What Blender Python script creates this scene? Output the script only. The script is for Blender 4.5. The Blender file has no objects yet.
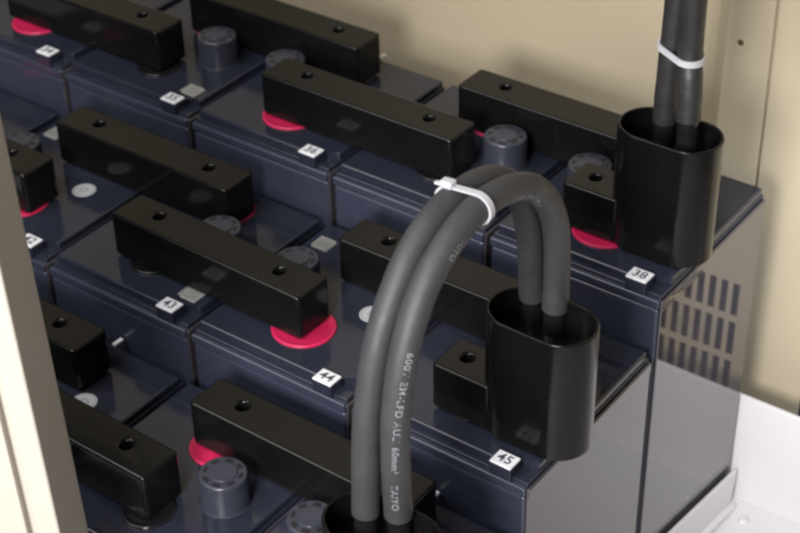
import bpy, bmesh, math, random
from mathutils import Vector, Matrix
random.seed(7)
S = 0.12                      # one battery pitch in metres; everything below is laid out in pitches
D, P, H = 1.103, 1.1586, 0.3186   # battery depth, row pitch, step between rows
sc = bpy.context.scene
COL = sc.collection
PI = math.pi

# ------------------------------------------------------------------ materials
def mat(name, color, rough=.4, metal=0., ior=1.5, coat=0., noise=0., nscale=30., bump=0., bscale=200., rvar=0., spec=.5, dust=0.):
    m = bpy.data.materials.new(name); m.use_nodes = True
    nt = m.node_tree; b = nt.nodes['Principled BSDF']
    b.inputs['Base Color'].default_value = (*color, 1)
    b.inputs['Roughness'].default_value = rough
    b.inputs['Metallic'].default_value = metal
    b.inputs['IOR'].default_value = ior
    b.inputs['Coat Weight'].default_value = coat
    b.inputs['Coat Roughness'].default_value = .08
    b.inputs['Specular IOR Level'].default_value = spec
    tc = nt.nodes.new('ShaderNodeTexCoord')
    if noise:
        n = nt.nodes.new('ShaderNodeTexNoise'); n.inputs['Scale'].default_value = nscale; n.inputs['Detail'].default_value = 6
        nt.links.new(tc.outputs['Object'], n.inputs['Vector'])
        mix = nt.nodes.new('ShaderNodeMix'); mix.data_type = 'RGBA'
        mix.inputs[6].default_value = (*[c*(1-noise) for c in color], 1)
        mix.inputs[7].default_value = (*[min(1, c*(1+noise)) for c in color], 1)
        nt.links.new(n.outputs['Fac'], mix.inputs[0]); nt.links.new(mix.outputs[2], b.inputs['Base Color'])
    if dust:
        src = b.inputs['Base Color'].links[0].from_socket if b.inputs['Base Color'].links else None
        big = nt.nodes.new('ShaderNodeTexNoise'); big.inputs['Scale'].default_value = 9; big.inputs['Detail'].default_value = 5
        fine = nt.nodes.new('ShaderNodeTexNoise'); fine.inputs['Scale'].default_value = 620; fine.inputs['Detail'].default_value = 2
        for q in (big, fine): nt.links.new(tc.outputs['Object'], q.inputs['Vector'])
        a = nt.nodes.new('ShaderNodeMapRange'); a.inputs[1].default_value = .42; a.inputs[2].default_value = .72
        f = nt.nodes.new('ShaderNodeMapRange'); f.inputs[1].default_value = .60; f.inputs[2].default_value = .80; f.inputs[3].default_value = .12
        nt.links.new(big.outputs['Fac'], a.inputs[0]); nt.links.new(fine.outputs['Fac'], f.inputs[0])
        mu = nt.nodes.new('ShaderNodeMath'); mu.operation = 'MULTIPLY'
        nt.links.new(a.outputs[0], mu.inputs[0]); nt.links.new(f.outputs[0], mu.inputs[1])
        mu2 = nt.nodes.new('ShaderNodeMath'); mu2.operation = 'MULTIPLY'; mu2.inputs[1].default_value = dust
        nt.links.new(mu.outputs[0], mu2.inputs[0])
        mx = nt.nodes.new('ShaderNodeMix'); mx.data_type = 'RGBA'; mx.inputs[6].default_value = (*color, 1); mx.inputs[7].default_value = (.16, .155, .15, 1)
        if src: nt.links.new(src, mx.inputs[6])
        nt.links.new(mu2.outputs[0], mx.inputs[0]); nt.links.new(mx.outputs[2], b.inputs['Base Color'])
    if rvar:
        n = nt.nodes.new('ShaderNodeTexNoise'); n.inputs['Scale'].default_value = nscale*1.7; n.inputs['Detail'].default_value = 8
        nt.links.new(tc.outputs['Object'], n.inputs['Vector'])
        mr = nt.nodes.new('ShaderNodeMapRange')
        mr.inputs[1].default_value = .35; mr.inputs[2].default_value = .7
        mr.inputs[3].default_value = max(.02, rough-rvar); mr.inputs[4].default_value = rough+rvar
        nt.links.new(n.outputs['Fac'], mr.inputs[0]); nt.links.new(mr.outputs[0], b.inputs['Roughness'])
    if bump:
        n = nt.nodes.new('ShaderNodeTexNoise'); n.inputs['Scale'].default_value = bscale; n.inputs['Detail'].default_value = 4
        nt.links.new(tc.outputs['Object'], n.inputs['Vector'])
        bp = nt.nodes.new('ShaderNodeBump'); bp.inputs['Strength'].default_value = bump; bp.inputs['Distance'].default_value = .0006
        nt.links.new(n.outputs['Fac'], bp.inputs['Height']); nt.links.new(bp.outputs[0], b.inputs['Normal'])
    return m

M = dict(
    case=mat('navy_plastic', (.029, .033, .053), .20, noise=.15, rvar=.06, bump=.03, nscale=40),
    side=mat('side_plastic', (.046, .041, .048), .04, ior=1.95, noise=.08, nscale=14, rvar=.012),
    lid=mat('lid_plastic', (.017, .0195, .032), .125, spec=.45, dust=.35, noise=.15, rvar=.05, bump=.02, nscale=40),
    cap=mat('cap_plastic', (.030, .033, .047), .33, noise=.12, rvar=.06, nscale=80),
    slot=mat('slot_dark', (.008, .008, .012), .5),
    red=mat('terminal_red', (.46, .013, .070), .38, noise=.14, nscale=60),
    blk=mat('terminal_black', (.008, .008, .010), .2),
    white=mat('tag_white', (.66, .66, .69), .4, noise=.03),
    ink=mat('ink', (.06, .06, .08), .6),
    paper=mat('paper_grey', (.20, .20, .19), .5, noise=.12, nscale=300),
    paper2=mat('paper_edge', (.34, .34, .33), .5),
    stick=mat('sticker_pale', (.40, .41, .43), .45, noise=.1, nscale=200),
    stickink=mat('sticker_print', (.25, .26, .27), .5),
    cup=mat('black_cup', (.0035, .0035, .0035), .21, rvar=.06, nscale=25, bump=.012, bscale=120, spec=.24, dust=.12),
    cover=mat('black_gloss', (.0045, .0045, .0045), .16, rvar=.05, nscale=25, bump=.012, bscale=120, spec=.24, dust=.14),
    hole=mat('hole_dark', (.002, .002, .002), .8, spec=.1),
    cable=mat('cable_rubber', (.030, .031, .035), .60, dust=.45, noise=.10, nscale=60, rvar=.06, bump=.10, bscale=220),
    cable2=mat('cable_dark', (.016, .0155, .0155), .5, noise=.12, nscale=60, rvar=.06, bump=.10, bscale=220, dust=.35),
    sleeve=mat('sleeve_black', (.008, .008, .008), .18),
    print=mat('cable_print', (.22, .225, .24), .6),
    tie=mat('nylon', (.42, .42, .45), .35),
    beige=mat('beige_paint', (.335, .283, .198), .42, noise=.08, nscale=3, bump=.05, bscale=90),
    post=mat('cream_paint', (.50, .465, .405), .40, noise=.03, nscale=8, bump=.05, bscale=120),
    white_paint=mat('white_paint', (.50, .482, .480), .45, noise=.07, nscale=7),
    vent=mat('vent_dark', (.012, .011, .010), .7),
    rust=mat('screw_dark', (.07, .035, .018), .6),
)

# ------------------------------------------------------------------ mesh helpers (units of S)
def weighted_normals(me, lim=62):
    """smooth shading whose normals lean on the large faces, so flat faces stay flat and bevels roll over"""
    me.polygons.foreach_set('use_smooth', [True]*len(me.polygons))
    cl = math.cos(math.radians(lim)); at = [[] for _ in me.vertices]
    fn = [p.normal.copy() for p in me.polygons]; fa = [p.area for p in me.polygons]
    for p in me.polygons:
        for v in p.vertices: at[v].append(p.index)
    out = [None]*len(me.loops)
    for p in me.polygons:
        for li in p.loop_indices:
            n = Vector((0, 0, 0))
            for q in at[me.loops[li].vertex_index]:
                if fn[q].dot(fn[p.index]) > cl: n += fn[q]*fa[q]
            out[li] = n.normalized() if n.length > 0 else fn[p.index]
    me.normals_split_custom_set(out)
def link(name, bm, m, parent=None, smooth=True, angle=35, loc=None, rotz=0):
    me = bpy.data.meshes.new(name)
    bmesh.ops.recalc_face_normals(bm, faces=bm.faces)
    bmesh.ops.scale(bm, vec=(S, S, S), verts=bm.verts)
    bm.to_mesh(me); bm.free()
    if smooth: weighted_normals(me)
    for mm in (m if isinstance(m, (list, tuple)) else [m]): me.materials.append(mm)
    o = bpy.data.objects.new(name, me); COL.objects.link(o)
    if parent: o.parent = parent
    if loc: o.location = Vector(loc)*S
    o.rotation_euler.z = rotz
    return o

def tag(o, label, cat, group=None, kind=None):
    o['label'] = label; o['category'] = cat
    if group: o['group'] = group
    if kind: o['kind'] = kind
    return o

def thing(name, label, cat, loc, rotz=0, group=None):
    o = bpy.data.objects.new(name, None); COL.objects.link(o)
    o.empty_display_size = .02
    o.location = Vector(loc)*S; o.rotation_euler.z = rotz
    return tag(o, label, cat, group)

def poly_prism(bm, pts, z0, z1, bev=0., seg=2, bevel_bottom=False, mi=0):
    """closed outline pts (x,y) extruded z0..z1 with bevelled rims and corners"""
    lo = [bm.verts.new((x, y, z0)) for x, y in pts]; hi = [bm.verts.new((x, y, z1)) for x, y in pts]
    n = len(pts); fs = []
    fs.append(bm.faces.new(list(reversed(lo)))); top = bm.faces.new(hi); fs.append(top)
    for i in range(n): fs.append(bm.faces.new((lo[i], lo[(i+1) % n], hi[(i+1) % n], hi[i])))
    for f in fs: f.material_index = mi
    if bev:
        es = list(top.edges)
        for i in range(n): es.append(bm.edges.get((lo[i], hi[i])))
        if bevel_bottom: es += list(fs[0].edges)
        bmesh.ops.bevel(bm, geom=es, offset=bev, segments=seg, affect='EDGES', profile=.5)

def box(bm, x0, x1, y0, y1, z0, z1, bev=0., seg=2, mi=0, bb=True):
    poly_prism(bm, [(x0, y0), (x1, y0), (x1, y1), (x0, y1)], z0, z1, bev, seg, bb, mi)

def lathe(bm, prof, cx=0, cy=0, n=40, mi=0, cap_top=True, cap_bot=True):
    rings = []
    for r, z in prof:
        rings.append([bm.verts.new((cx+r*math.cos(2*PI*i/n), cy+r*math.sin(2*PI*i/n), z)) for i in range(n)])
    for a, b in zip(rings, rings[1:]):
        for i in range(n):
            f = bm.faces.new((a[i], a[(i+1) % n], b[(i+1) % n], b[i])); f.material_index = mi
    if cap_bot: bm.faces.new(list(reversed(rings[0]))).material_index = mi
    if cap_top: bm.faces.new(rings[-1]).material_index = mi

def stadium(c1, c2, r, n=18):
    (x1, y1), (x2, y2) = c1, c2
    a = math.atan2(y2-y1, x2-x1); out = []
    for i in range(n+1):
        t = a-PI/2+PI*i/n; out.append((x2+r*math.cos(t), y2+r*math.sin(t)))
    for i in range(n+1):
        t = a+PI/2+PI*i/n; out.append((x1+r*math.cos(t), y1+r*math.sin(t)))
    return out

def rings_mesh(bm, rings, close_first=True, close_last=True):
    vr = [[bm.verts.new(p) for p in r] for r in rings]; n = len(vr[0])
    for a, b in zip(vr, vr[1:]):
        for i in range(n): bm.faces.new((a[i], a[(i+1) % n], b[(i+1) % n], b[i]))
    if close_first: bm.faces.new(list(reversed(vr[0])))
    if close_last: bm.faces.new(vr[-1])

def catmull(pts, per=10):
    pts = [Vector(p) for p in pts]; P_ = [2*pts[0]-pts[1]]+pts+[2*pts[-1]-pts[-2]]; out = []
    for i in range(1, len(P_)-2):
        a, b, c, d = P_[i-1:i+3]
        for k in range(per):
            t = k/per
            out.append(.5*((2*b)+(c-a)*t+(2*a-5*b+4*c-d)*t*t+(3*b-a-3*c+d)*t**3))
    out.append(pts[-1]); return out

def relax(pts, it=6):
    for _ in range(it):
        pts = [pts[0]]+[(pts[i-1]+2*pts[i]+pts[i+1])/4 for i in range(1, len(pts)-1)]+[pts[-1]]
    return pts

def frames(pts):
    out = []; up = Vector((1, 0, 0))
    for i, p in enumerate(pts):
        t = (pts[min(i+1, len(pts)-1)]-pts[max(i-1, 0)]).normalized()
        n = (up-t*up.dot(t)).normalized(); up = n
        out.append((p, t, n, t.cross(n)))
    return out

def tube(bm, pts, rad, n=20, wob=0.):
    rings = []
    for k, (p, t, u, v) in enumerate(frames(pts)):
        r = rad*(1+wob*math.sin(k*.7)+wob*.6*math.sin(k*1.9+1)) if not callable(rad) else rad(k/(len(pts)-1))
        rings.append([p+r*(u*math.cos(2*PI*i/n)+v*math.sin(2*PI*i/n)) for i in range(n)])
    rings_mesh(bm, rings)

def text_mesh(s, size, extrude=0., bold=.0):
    cu = bpy.data.curves.new('lettering', 'FONT'); cu.body = s; cu.size = size
    cu.align_x = 'CENTER'; cu.align_y = 'CENTER'; cu.extrude = extrude; cu.offset = bold; cu.space_character = 1.12 if bold < .0006 or size < .05 else 1.0
    cu.resolution_u = 3
    o = bpy.data.objects.new('lettering', cu); COL.objects.link(o)
    bpy.context.view_layer.update()
    me = bpy.data.meshes.new_from_object(o.evaluated_get(bpy.context.evaluated_depsgraph_get()))
    bm = bmesh.new(); bm.from_mesh(me)
    bpy.data.objects.remove(o); bpy.data.curves.remove(cu); bpy.data.meshes.remove(me)
    return bm

def holed_block(outline, holes, z0, z1, bev, mi_hole=1, floor=None):
    """prism with round openings in its top face; each opening is a real shaft with a floor"""
    cu = bpy.data.curves.new('block', 'CURVE'); cu.dimensions = '2D'; cu.fill_mode = 'BOTH'
    cu.extrude = (z1-z0)/2-bev; cu.bevel_depth = bev; cu.bevel_resolution = 2
    def ring(pts):
        sp = cu.splines.new('POLY'); sp.points.add(len(pts)-1); sp.use_cyclic_u = True
        for q, (x, y) in zip(sp.points, pts): q.co = (x, y, 0, 1)
    cx = sum(p[0] for p in outline)/len(outline); cy = sum(p[1] for p in outline)/len(outline)
    ring(outline)
    for (x, y, r) in holes: ring([(x+r*math.cos(-2*PI*i/28), y+r*math.sin(-2*PI*i/28)) for i in range(28)])
    o = bpy.data.objects.new('block', cu); COL.objects.link(o); bpy.context.view_layer.update()
    me = bpy.data.meshes.new_from_object(o.evaluated_get(bpy.context.evaluated_depsgraph_get()))
    bm = bmesh.new(); bm.from_mesh(me)
    bpy.data.objects.remove(o); bpy.data.curves.remove(cu); bpy.data.meshes.remove(me)
    bmesh.ops.remove_doubles(bm, verts=bm.verts, dist=1e-5)
    bmesh.ops.translate(bm, vec=(0, 0, (z0+z1)/2), verts=bm.verts)
    return bm

def rrect(x0, x1, y0, y1, r, n=5):
    out = []
    for cx, cy, a in ((x1-r, y0+r, -PI/2), (x1-r, y1-r, 0), (x0+r, y1-r, PI/2), (x0+r, y0+r, PI)):
        for i in range(n+1):
            t = a+PI/2*i/n; out.append((cx+r*math.cos(t), cy+r*math.sin(t)))
    return out

ZL = .06        # lid height above the case rim
TOPZ = .325     # top of connector covers

# ------------------------------------------------------------------ batteries
BH = 2.26
def make_battery(kind):
    """kind A: red terminal at the front; kind B: the same battery turned round. Origin: right front corner at the base."""
    o = bpy.data.objects.new('battery', None); COL.objects.link(o); o.empty_display_size = .02
    z = lambda v: v+BH
    # body with a proud rim; its right end is the shiny side
    bm = bmesh.new()
    box(bm, -.983, -.022, .004, 1.112, z(-BH), z(-.055), .022, 3)
    box(bm, -.985, -.0225, -.002, 1.118, z(-.050), z(0), .012, 3)
    box(bm, -.975, -.03, .012, 1.105, z(-.06), z(-.03))
    link('case', bm, M['case'], o)
    bm = bmesh.new()
    box(bm, -.0215, -.0110, .010, 1.106, z(-BH+.004), z(-.004), .004, 2)
    box(bm, -.0108, -.0070, .014, 1.102, z(-.060), z(-.008), .0015, 1)
    link('side_face', bm, M['side'], o)
    # lid with the cut-back corner beside the number tag
    bm = bmesh.new()
    yl = .048
    pts = [(-.968, yl), (-.108, yl), (-.108, .128), (-.030, .128), (-.030, 1.100), (-.968, 1.100)]
    poly_prism(bm, pts, z(-.002), z(ZL), .014, 3)
    # small step under the lid
    pts2 = [(-.976, .024), (-.024, .024), (-.024, 1.108), (-.976, 1.108)]
    poly_prism(bm, pts2, z(-.01), z(.018), .006, 2)
    link('lid', bm, M['lid'], o)
    f = (lambda x, y: (x, y)) if kind == 'B' else (lambda x, y: (-1-x, 1.115-y))
    # vent cap
    cx, cy = f(-.255, .555)
    bm = bmesh.new()
    lathe(bm, [(.124, z(ZL-.004)), (.124, z(ZL+.006)), (.116, z(ZL+.012)), (.115, z(.215)), (.112, z(.225)), (.106, z(.229)),
               (.104, z(.2285)), (.0, z(.2285))][:-1], cx, cy, 48)
    cap = link('vent_cap', bm, M['cap'], o, angle=50)
    bm = bmesh.new()
    lathe(bm, [(.066, z(.2275)), (.066, z(.2340)), (.063, z(.2365)), (.034, z(.2365)), (.032, z(.2345))], cx, cy, 40)
    link('cap_boss', bm, M['cap'], cap)
    for k in range(8):
        a0 = 2*PI*k/8+.16; a1 = a0+.42
        bm = bmesh.new()
        ra, rb = .076, .095
        pts = [(cx+rb*math.cos(a0+(a1-a0)*i/5), cy+rb*math.sin(a0+(a1-a0)*i/5)) for i in range(6)]
        pts += [(cx+ra*math.cos(a1-(a1-a0)*i/5), cy+ra*math.sin(a1-(a1-a0)*i/5)) for i in range(6)]
        poly_prism(bm, pts, z(.2270), z(.2298))
        link('vent_slot', bm, M['slot'], cap)
    # terminal collars
    fy, by = .300, .862
    for yy, red in ((fy, kind == 'A'), (by, kind == 'B')):
        bm = bmesh.new()
        rc = .162 if red and yy == fy else (.150 if red else .126)
        lathe(bm, [(rc, z(ZL-.002)), (rc, z(ZL+.008)), (rc-.004, z(ZL+.012)), (rc-.016, z(ZL+.012)), (rc-.020, z(ZL+.008)), (.09, z(ZL+.008))], -.5, yy, 48)
        r = link('terminal_collar', bm, M['red'] if red else M['blk'], o)
        r['label'] = 'red terminal collar' if red else 'black terminal collar'
    # number tag on its plinth
    bm = bmesh.new()
    box(bm, -.214, -.102, .002, .092, z(.0), z(.071), .006, 2)
    pl = link('tag_plinth', bm, M['lid'], o)
    bm = bmesh.new()
    box(bm, -.213, -.103, .003, .091, z(.069), z(.080), .004, 2)
    t = link('number_tag', bm, M['white'], o)
    # stickers
    sx, sy = f(-.71, .535)
    bm = bmesh.new(); lathe(bm, [(.066, z(ZL-.001)), (.066, z(ZL+.003)), (.064, z(ZL+.0036))], sx, sy, 40)
    st = link('round_sticker', bm, M['stick'], o)
    bm = bmesh.new()
    lathe(bm, [(.058, z(ZL+.0030)), (.058, z(ZL+.0045)), (.054, z(ZL+.0045)), (.054, z(ZL+.0030))], sx, sy, 40, cap_top=False, cap_bot=False)
    for k in range(3):
        a = PI/2+2*PI*k/3+.5; b = a+2*PI/3
        p, q = Vector((sx+.035*math.cos(a), sy+.035*math.sin(a))), Vector((sx+.035*math.cos(b), sy+.035*math.sin(b)))
        d = (q-p).normalized(); nrm = Vector((-d.y, d.x))*.005
        poly_prism(bm, [tuple(p+nrm+d*.008), tuple(p-nrm+d*.008), tuple(q-nrm-d*.012), tuple(q+nrm-d*.012)], z(ZL+.0030), z(ZL+.0047))
    link('sticker_print', bm, M['stickink'], st)
    px, py = f(-.128, .188); s = 1 if kind == 'B' else -1
    bm = bmesh.new()
    box(bm, px-.058-.018*s, px+.040-.018*s, py-.046+.010*s, py+.052+.010*s, z(ZL-.001), z(ZL+.003))
    link('backing_label', bm, M['paper'], o)
    bm = bmesh.new()
    box(bm, px-.048, px+.048, py-.048, py+.048, z(ZL+.0032), z(ZL+.0062))
    pp = link('square_label', bm, M['paper2'], o)
    bm = bmesh.new()
    box(bm, px-.042, px+.042, py-.042, py+.042, z(ZL+.0062), z(ZL+.0074))
    link('label_panel', bm, M['paper'], pp)
    if kind == 'A':
        bm = bmesh.new()
        box(bm, -.495, -.470, 1.088, 1.152, z(ZL-.002), z(ZL+.016), .004, 2)
        c = link('spacer_wedge', bm, M['white'], o)  # pale spacer wedge reaching across the gap to the row behind
        bm = bmesh.new()
        box(bm, -.498, -.467, 1.072, 1.088, z(ZL-.002), z(ZL+.004))
        link('spacer_foot', bm, M['lid'], c)
    return o

def copy_tree(o, parent=None):
    c = o.copy(); COL.objects.link(c); c.parent = parent
    for ch in o.children: copy_tree(ch, c)
    return c

ROWN = ('top row against the beige wall', 'middle row', 'lowest row nearest the camera')
protoA, protoB = make_battery('A'), make_battery('B')
used = set()
bats = {}
extra = {
    (0, 0): 'battery tagged 38, right end of the top row under the straight upright cables',
    (0, 1): 'battery tagged 37 in the top row, left of the one with upright cables',
    (0, 2): 'battery tagged 36 in the top row, white tag near the picture top middle',
    (0, 3): 'battery tagged 35 in the top row beside a square grey label',
    (0, 4): 'battery tagged 34 in the top left corner with a pink collar showing',
    (1, 0): 'battery tagged 45, right end of the middle row under the looped cable cup',
    (1, 1): 'battery tagged 44 in the middle row with a large pink terminal collar',
    (1, 2): 'battery tagged 43 in the middle row with square grey label beside its tag',
    (1, 3): 'battery tagged 42 in the middle row with a full round pale sticker',
    (1, 4): 'battery mostly hidden by the cream post at the left end of the middle row',
    (2, 0): 'battery at the bottom edge of the picture, right end of the lowest row',
    (2, 1): 'battery in the lowest row with a grey vent cap and pink collar beside it',
    (2, 2): 'battery in the lowest row with black covers at front and back near the post',
    (2, 3): 'battery of the lowest row half behind the cream post, sticker sliver showing',
}
for (r, c), lab in extra.items():
    kind = 'A' if (c+r) % 2 == 0 else 'B'
    if (r, c) in ((1, 4),): pass
    p = protoA if kind == 'A' else protoB
    b = p if kind not in used else copy_tree(p)
    used.add(kind)
    b.location = Vector((-c, -r*P, -r*H-BH))*S
    tag(b, 'dark navy '+lab if len(lab.split()) < 15 else lab, 'battery', 'batteries standing in three stepped rows')
    bats[(r, c)] = b
    if (r, c) == (1, 0):                    # this one carries no paper labels in view
        for ch in list(b.children):
            if ch.name.split('.')[0] in ('backing_label', 'square_label'):
                for g in list(ch.children): bpy.data.objects.remove(g)
                bpy.data.objects.remove(ch)
for ch in bats[(2, 1)].children:            # small mounting differences seen in the photograph
    if ch.get('label') == 'red terminal collar': ch.location += Vector((-.015, -.045, 0))*S
for ch in bats[(1, 2)].children:
    if ch.get('label') == 'red terminal collar': ch.location += Vector((0, .025, 0))*S
for ch in bats[(2, 2)].children:
    if ch.name.split('.')[0] == 'round_sticker': ch.location += Vector((0, .10, 0))*S
for (r, c), b in bats.items():
    num = (38, 45, 52)[r]-c
    bm = text_mesh(str(num), .076, .0008, .0006)
    bmesh.ops.translate(bm, vec=(-.158, .046, BH+.0809), verts=bm.verts)
    t = [ch for ch in b.children if ch.name.split('.')[0] == 'number_tag'][0]
    link('printed_number', bm, M['ink'], t, smooth=False)

# ------------------------------------------------------------------ connector covers
def make_cover():
    o = bpy.data.objects.new('connector_cover', None); COL.objects.link(o); o.empty_display_size = .02
    bm = holed_block(rrect(-.622, .622, -.103, .103, .014), [(-.407, .012, .045), (.407, .012, .045)], .016, TOPZ-ZL, .014)
    link('cover_shell', bm, M['cover'], o, angle=40)
    for x in (-.407, .407):
        bm = bmesh.new(); lathe(bm, [(.048, .032), (.048, .19), (.02, .19)], x, .012, 28)
        link('hole_plug', bm, M['hole'], o)
    for x in (-.5, .5):
        bm = bmesh.new(); lathe(bm, [(.101, .011), (.1025, .016), (.1025, .10), (.09, .16)], x, 0, 40)
        link('terminal_skirt', bm, M['cover'], o)
    return o
covers = [  # row, x, y, yaw, label
    (0, -1.997, .325, 0., 'glossy black connector cover with its left end on a pink collar, upper middle'),
    (0, -4.060, .350, 0., 'glossy black connector cover in the top left corner, cut by the picture edge'),
    (0, -3.000, .845, 0., 'glossy black connector cover against the beige wall at the top centre'),
    (0, -1.035, .825, 0., 'glossy black connector cover running from the wall into the upright cable cup'),
    (1, -2.068, .326, -.024, 'glossy black connector cover with its right end on the largest pink collar'),
    (1, -2.985, .835, 0., 'glossy black connector cover behind the round pale sticker, middle row'),
    (1, -.965, .825, 0., 'glossy black connector cover crossing behind the looped cables'),
    (1, -3.975, .335, 0., 'glossy black connector cover end poking out beside the cream post with a pink arc'),
    (2, -1.000, .870, 0., 'glossy black connector cover running down to the looped cables at the bottom'),
    (2, -2.072, .362, -.01, 'glossy black connector cover at the bottom left next to the cream post'),
    (2, -2.985, .830, 0., 'glossy black connector cover end in the dark corner beside the cream post'),
]
proto = make_cover()
for i, (r, x, y, yaw, lab) in enumerate(covers):
    o = proto if i == 0 else copy_tree(proto)
    o.location = Vector((x, y-r*P, -r*H+ZL))*S; o.rotation_euler.z = yaw
    tag(o, lab, 'connector cover', 'black connector covers bridging neighbouring batteries')

# ------------------------------------------------------------------ cable end cups
CR = .160
def make_cup():
    o = bpy.data.objects.new('cable_cup', None); COL.objects.link(o); o.empty_display_size = .02
    c1, c2 = (-.28, .345), (-.08, .345)
    zt, zb = .715-ZL, .012
    def ring(r, zz): return [(x, y, zz) for x, y in stadium(c1, c2, r)]
    bm = bmesh.new()
    rings_mesh(bm, [ring(CR-.004, zb), ring(CR, zb+.006), ring(CR, zt-.006), ring(CR-.003, zt-.001), ring(CR-.008, zt), ring(CR-.013, zt-.001),
                    ring(CR-.015, zt-.005), ring(CR-.015, zt-.17)])
    link('cup_shell', bm, M['cup'], o, angle=50)
    bm = holed_block(rrect(-.655, -.37, .215, .425, .014), [(-.555, .330, .045)], .02, TOPZ-ZL, .014)
    link('terminal_tab', bm, M['cover'], o, angle=40)
    bm = bmesh.new(); lathe(bm, [(.049, .03), (.049, .19), (.02, .19)], -.555, .330, 28)
    link('hole_plug', bm, M['hole'], o)
    bm = bmesh.new(); lathe(bm, [(.103, .011), (.1045, .016), (.1045, .14), (.09, .16)], -.545, .320, 40)
    link('terminal_skirt', bm, M['cover'], o)
    return o
pc = make_cup()
for i, (r, dx, dy, lab) in enumerate((
        (1, .03, -.04, 'glossy black oval cup in the middle holding the right ends of the looped cables'),
        (0, -.03, 0., 'glossy black oval cup holding the two upright cables by the beige wall'),
        (2, .03, -.05, 'glossy black oval cup at the bottom edge holding the lower ends of the looped cables'))):
    o = pc if i == 0 else copy_tree(pc)
    o.location = Vector((dx, dy-r*P, -r*H+ZL))*S
    tag(o, lab, 'cable cup', 'oval black cups over the cable ends')

# ------------------------------------------------------------------ cables
PA = [[-.285, -.7238, .3653], [-.2835, -.7448, .5607], [-.2819, -.7733, .7539], [-.2804, -.8554, .9594], [-.2788, -.9756, 1.0961],
      [-.2773, -1.1178, 1.1756], [-.2758, -1.2881, 1.2094], [-.2742, -1.4718, 1.1998], [-.2727, -1.634, 1.1215], [-.2712, -1.7654, .9826],
      [-.2696, -1.8692, .8019], [-.2681, -1.9413, .516], [-.2665, -1.9613, .2731], [-.2652, -1.974, .06]]
PB = [[-.165, -.7257, .3519], [-.1629, -.726, .5405], [-.1608, -.7556, .7956], [-.1587, -.8499, .9866], [-.1567, -1.0045, 1.1316],
      [-.1546, -1.2228, 1.2107], [-.1525, -1.4149, 1.2192], [-.1504, -1.6087, 1.1511], [-.1483, -1.7554, 1.0284], [-.1463, -1.8627, .8316],
      [-.1442, -1.9226, .5708], [-.1421, -1.9305, .3153], [-.1402, -1.923, .075]]
RC = .0585
def cable(path, name, label, up=None):
    pts = relax(catmull(path, 10), 8)
    bm = bmesh.new(); tube(bm, pts, RC, 28, wob=.009)
    o = link(name, bm, M['cable2' if up else 'cable'], None)
    tag(o, label, 'cable')
    def sleeve(p, d, dn):
        q = [p+d*t for t in (-.02, .05, .12, .20, .26)]
        bm = bmesh.new()
        rr = [RC*.80, RC*.86, RC*.86, RC*1.05, RC*1.15]
        rings = []
        for (pt, t, u, v), r in zip(frames(q), rr): rings.append([pt+r*(u*math.cos(2*PI*i/24)+v*math.sin(2*PI*i/24)) for i in range(24)])
        rings_mesh(bm, rings); link('end_sleeve', bm, M['sleeve'], o, angle=60)
    sleeve(pts[0], (pts[0]-pts[3]).normalized(), 0)
    if up is None: sleeve(pts[-1], (pts[-1]-pts[-4]).normalized(), 0)
    return o, pts
loopA, ptsA = cable(PA, 'looped_cable', 'grey rubber cable of the loop without clear lettering, left one of the pair')
loopB, ptsB = cable(PB, 'looped_cable', 'grey rubber cable of the loop with white printed lettering, right one of the pair')
upA, ptsU = cable([(-.300, .455, .68), (-.300, .455, .80), (-.297, .458, 1.0), (-.292, .465, 1.3), (-.29, .47, 1.8), (-.29, .47, 2.6)], 'upright_cable',
                  'straight upright dark cable by the wall, left one of two held by a white tie', up=1)
upB, ptsV = cable([(-.132, .355, .79), (-.138, .360, .90), (-.150, .372, 1.0), (-.172, .395, 1.1), (-.172, .385, 1.35), (-.17, .38, 1.8), (-.17, .38, 2.6)], 'upright_cable',
                  'straight upright dark cable by the wall, right one of two held by a white tie', up=1)

# printed lettering wrapped round the cable
def along(pts, s):
    acc = 0
    for a, b in zip(pts, pts[1:]):
        l = (b-a).length
        if acc+l >= s: 
            t = (s-acc)/l; return a.lerp(b, t), (b-a).normalized()
        acc += l
    return pts[-1], (pts[-1]-pts[-2]).normalized()
def print_on(pts, text, s_mid, size, phi, stretch=1.):
    bm = text_mesh(text, size, 0, .0001)
    for v in bm.verts:
        u, w = v.co.x*stretch, v.co.y
        c, t = along(pts, s_mid+u)
        ref = Vector((.46, -.62, .55)); n = (ref-t*ref.dot(t)).normalized()
        side = n.cross(t); 
        if side.dot(Vector((.8, .33, -.48))) < 0: side = -side
        a = w/RC+phi(s_mid+u) if callable(phi) else w/RC+phi
        v.co = c+(RC*1.012)*(n*math.cos(a)+side*math.sin(a))
    link('cable_print', bm, M['print'], loopB, smooth=False)
LB = sum((b-a).length for a, b in zip(ptsB, ptsB[1:]))
PH = lambda s: max(-.2, min(1.15, 1.05-(s-1.25)*1.0))
print_on(ptsB, '600V EM-LFD AULI 60mm²    TAIYO', LB-.440, .040, PH, 1.06)
print_on(ptsB, 'TAIYO', LB-1.22, .038, PH, .95)
print_on(ptsB, '600V EM-LFD AULI 60mm²', LB-1.80, .034, .95, .85)

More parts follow.
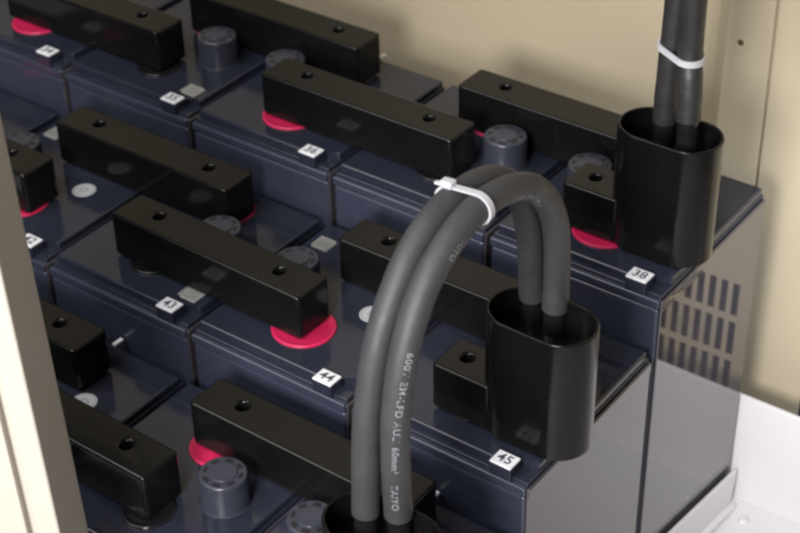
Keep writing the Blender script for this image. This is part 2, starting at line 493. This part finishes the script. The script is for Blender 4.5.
# ------------------------------------------------------------------ cable ties
def tie_band(pa, pb, t, name, label, width=.028, ext=0., head=None):
    d = (pb-pa); d = (d-t*d.dot(t)); L_ = d.length; d.normalize(); n = t.cross(d).normalized()
    r0, r1 = RC*1.02, RC*1.02+.010
    def ring(r, off):
        out = []
        for x, y in stadium((0, 0), (L_, 0), r, 16): out.append(pa+d*x+n*y+t*off)
        return out
    bm = bmesh.new()
    rs = [ring(r0, -width/2), ring(r1, -width/2), ring(r1, width/2), ring(r0, width/2), ring(r0, -width/2)]
    rings_mesh(bm, rs, False, False)
    bmesh.ops.remove_doubles(bm, verts=bm.verts, dist=1e-5)
    o = tag(link(name, bm, M['tie'], None, angle=40), label, 'cable tie')
    return o, d, n
def nearest(pts, q): return min(range(len(pts)), key=lambda i: (pts[i]-q).length)
ia = nearest(ptsA, Vector((-.274, -1.36, 1.215))); ib = nearest(ptsB, Vector((-.151, -1.38, 1.22)))
tt = (ptsA[ia+1]-ptsA[ia-1]).normalized()
tie, d, n = tie_band(ptsA[ia], ptsB[ib], tt, 'cable_tie', 'white nylon cable tie with square head strapped round the looped cables')
if n.z < 0: n = -n
hc = ptsA[ia]+n*(RC+.010)-d*.006-tt*.02*0
bm = bmesh.new(); box(bm, -.032, .028, -.024, .024, -.012, .022, .011, 3)
mx = Matrix((d, tt, n)).transposed().to_4x4(); mx.translation = hc
bmesh.ops.transform(bm, matrix=mx, verts=bm.verts); link('tie_head', bm, M['tie'], tie)
bm = bmesh.new(); box(bm, -.062, -.03, -.011, .011, -.010, .002, .003, 1)
bmesh.ops.transform(bm, matrix=mx, verts=bm.verts); link('tie_tail', bm, M['tie'], tie)
ia = nearest(ptsU, Vector((-.294, .47, 1.09))); ib = nearest(ptsV, Vector((-.17, .395, 1.09)))
tie2, d, n = tie_band(ptsU[ia], ptsV[ib], Vector((0, 0, 1)), 'cable_tie', 'white nylon cable tie round the two upright cables by the wall', width=.030)
hb = ptsU[ia]-n*(RC+.014) if n.y < 0 else ptsU[ia]+n*(RC+.014)
bm = bmesh.new(); box(bm, -.03, .03, -.022, .022, -.012, .02, .006, 2)
mx = Matrix((d, Vector((0, 0, 1)), d.cross(Vector((0, 0, 1))))).transposed().to_4x4(); mx.translation = hb
bmesh.ops.transform(bm, matrix=mx, verts=bm.verts); link('tie_head', bm, M['tie'], tie2)

# ------------------------------------------------------------------ cabinet: walls, ledge, rail, floor, post
YW = 1.56
wall = thing('cabinet_wall', 'beige painted sheet metal cabinet back wall with a vertical fold and slotted vent', 'cabinet wall', (0, YW, -2.3))
bm = bmesh.new()
zz0, zz1 = 0., 6.8
# sheet with a pressed vertical fold right of the upright cables (x, y) profile
prof = [(-9., .03), (-.665, .03), (-.655, .004), (-.648, 0), (-.585, 0), (-.575, -.004), (-.495, -.094), (-.483, -.10), (-.232, -.10), (-.227, -.08), (-.214, -.08), (-.209, -.10), (0.0, -.10)]
lo = [bm.verts.new((x, y, zz0)) for x, y in prof]; hi = [bm.verts.new((x, y, zz1)) for x, y in prof]
for i in range(len(prof)-1): bm.faces.new((lo[i], lo[i+1], hi[i+1], hi[i]))
# slotted part to the right: strips around the slots so the openings are real
zrows = [(-1.76, -1.41), (-1.36, -1.13), (-1.08, -.86)]
x0s, pitch_s, wd = .212, .074, .042
ncol = 11
def quad(x0, x1, z0, z1):
    if x1-x0 < 1e-6 or z1-z0 < 1e-6: return
    vs = [bm.verts.new((x, -.10, z+2.3)) for x, z in ((x0, z0), (x1, z0), (x1, z1), (x0, z1))]; bm.faces.new(vs)
quad(0., x0s, -2.3, 4.5); xe = x0s+ncol*pitch_s; quad(xe, 4.5, -2.3, 4.5)
edges_z = [-2.3]+[v for rr in zrows for v in rr]+[4.5]
for k in range(0, len(edges_z), 2): quad(x0s, xe, edges_z[k], edges_z[k+1])
for za, zb in zrows:
    for c in range(ncol): quad(x0s+c*pitch_s+wd, x0s+(c+1)*pitch_s, za, zb)
bmesh.ops.remove_doubles(bm, verts=bm.verts, dist=1e-5)
link('wall_sheet', bm, M['beige'], wall, smooth=False)
bm = bmesh.new(); box(bm, x0s-.015, xe+.05, -.04, -.01, -1.9+2.3, -.75+2.3)
link('vent_backing', bm, M['vent'], wall)
bm = bmesh.new(); lathe(bm, [(.016, 0), (.016, .004), (.010, .006)], 0, 0, 20)
bmesh.ops.transform(bm, matrix=Matrix.Translation((-.400, -.10, .63+2.3)) @ Matrix.Rotation(PI/2, 4, 'X'), verts=bm.verts)
link('screw', bm, M['rust'], wall)

ledge = thing('lower_panel', 'white painted low steel panel behind the batteries at the lower right', 'panel', (0, 1.135, -2.1))
bm = bmesh.new(); box(bm, -.35, 3.2, 0, .028, 0, .755, .004, 2)
link('panel_sheet', bm, M['white_paint'], ledge)
bm = bmesh.new(); lathe(bm, [(.030, 0), (.030, .010), (.024, .016), (.01, .016)], 0, 0, 6)
bm2 = link('bolt', bm, M['white_paint'], None, smooth=False)
tag(bm2, 'small white painted bolt head on the cabinet floor at the lower right', 'bolt')
bm2.location = Vector((.16, .985, -2.10))*S

rail = thing('steel_rail', 'cream painted steel rail along the foot of the battery sides at lower right', 'rail', (0, 0, -2.1))
rail.location = Vector((-.036, 1.075, -2.1))*S; rail.rotation_euler.x = math.radians(-10.1)
bm = bmesh.new()
box(bm, .044, .068, -1.3, 0, -.06, .235, .004, 2)
link('rail_lip', bm, M['white_paint'], rail)
bm = bmesh.new(); box(bm, .068, .11, -1.3, 0, .0, .014, .003, 1)
link('rail_foot', bm, M['white_paint'], rail)

bm = bmesh.new()
box(bm, -9, 4.5, -4.2, YW+.1, -2.2, -2.1)
o = link('floor', bm, M['white_paint'], None, smooth=False); o['kind'] = 'structure'
# stepped shelves under the rows
for r in range(3):
    bm = bmesh.new()
    box(bm, -6, -.01, 0.0-r*P, 1.125-r*P, -2.6-r*H, -BH-.004-r*H, .004, 1)
    if r == 0: o = link('battery_shelf', bm, M['post'], None); o['kind'] = 'structure'
    else: o = link('battery_shelf', bm, M['post'], None); o['kind'] = 'structure'

# cream door post close to the camera on the left: folded profile, leaning a little
post = thing('door_post', 'cream painted folded steel door post at the left edge, close to the camera', 'door post', (-1.3406, -2.5, -.2433))
def post_prism(name, pts, m, bev=.008):
    bm = bmesh.new(); poly_prism(bm, pts, -3.0, 3.6, bev, 3); link(name, bm, m, post)
post_prism('post_face', [(-.131, -.26), (-.039, -.26), (0, .0), (-.02, .04), (-.131, .04)], M['post'], .010)
post_prism('seam', [(-.175, -.215), (-.128, -.215), (-.128, -.06), (-.175, -.06)], M['post'], .002)
post_prism('post_flange', [(-.70, -.26), (-.167, -.26), (-.167, -.06), (-.70, -.06)], M['post'], .006)
post.rotation_euler = (0, math.radians(-1.55), math.atan2(.5893, .8079))

# ------------------------------------------------------------------ light
w = bpy.data.worlds.new('World'); sc.world = w; w.use_nodes = True
w.node_tree.nodes['Background'].inputs[0].default_value = (.78, .80, .86, 1)
w.node_tree.nodes['Background'].inputs[1].default_value = .10
def area(name, loc, target, sx, sy, power, color):
    l = bpy.data.lights.new(name, 'AREA'); l.shape = 'RECTANGLE'; l.size = sx*S; l.size_y = sy*S; l.energy = power; l.color = color
    o = bpy.data.objects.new(name, l); COL.objects.link(o)
    o.location = Vector(loc)*S
    o.rotation_euler = (Vector(target)-Vector(loc)).to_track_quat('-Z', 'Y').to_euler()
    return o
area('ceiling_panel', (-3.4, -6.6, 9.0), (-1.2, -.3, 0), 12, 4.5, 20, (1, .985, .96))
sl_ = area('front_lamp', (1.7, -9.0, 3.9), (.5, .5, -1.6), 2.6, 2.6, 9.5, (1, .97, .955))
sl_.data.spread = math.radians(120)
rl_ = area('side_fill', (1.9, .15, .5), (.55, 1.46, -.55), .8, .8, .40, (.84, .91, 1.0))  # added fill out of view, whitens the lower right of the wall
rl_.data.spread = math.radians(90)

# ------------------------------------------------------------------ camera
R = [[0.807787750898333, 0.5892294717620576, -0.016958157494821324], [0.32977344406709097, -0.47556483756512846, -0.8155290067556042],
     [-0.48859842927166885, 0.6531819921573616, -0.5784676827918727]]
C = (2.7612000819722993, -5.75832100057564, 4.691595083129756)
cam = bpy.data.cameras.new('camera'); co = bpy.data.objects.new('camera', cam); COL.objects.link(co)
rot = Matrix((R[0], [-v for v in R[1]], [-v for v in R[2]])).transposed().to_4x4()
rot.translation = Vector(C)*S
co.matrix_world = rot
cam.sensor_width = 36; cam.lens = 36*1659.05/800; cam.clip_start = .01; cam.clip_end = 50
cam.dof.use_dof = True; cam.dof.focus_distance = 7.15*S; cam.dof.aperture_fstop = 16
sc.camera = co
sc.view_settings.view_transform = 'Standard'; sc.view_settings.look = 'None'
sc.view_settings.exposure = 0; sc.view_settings.gamma = 1
sc.cycles.filter_width = 2.9
sc.cycles.use_denoising = True
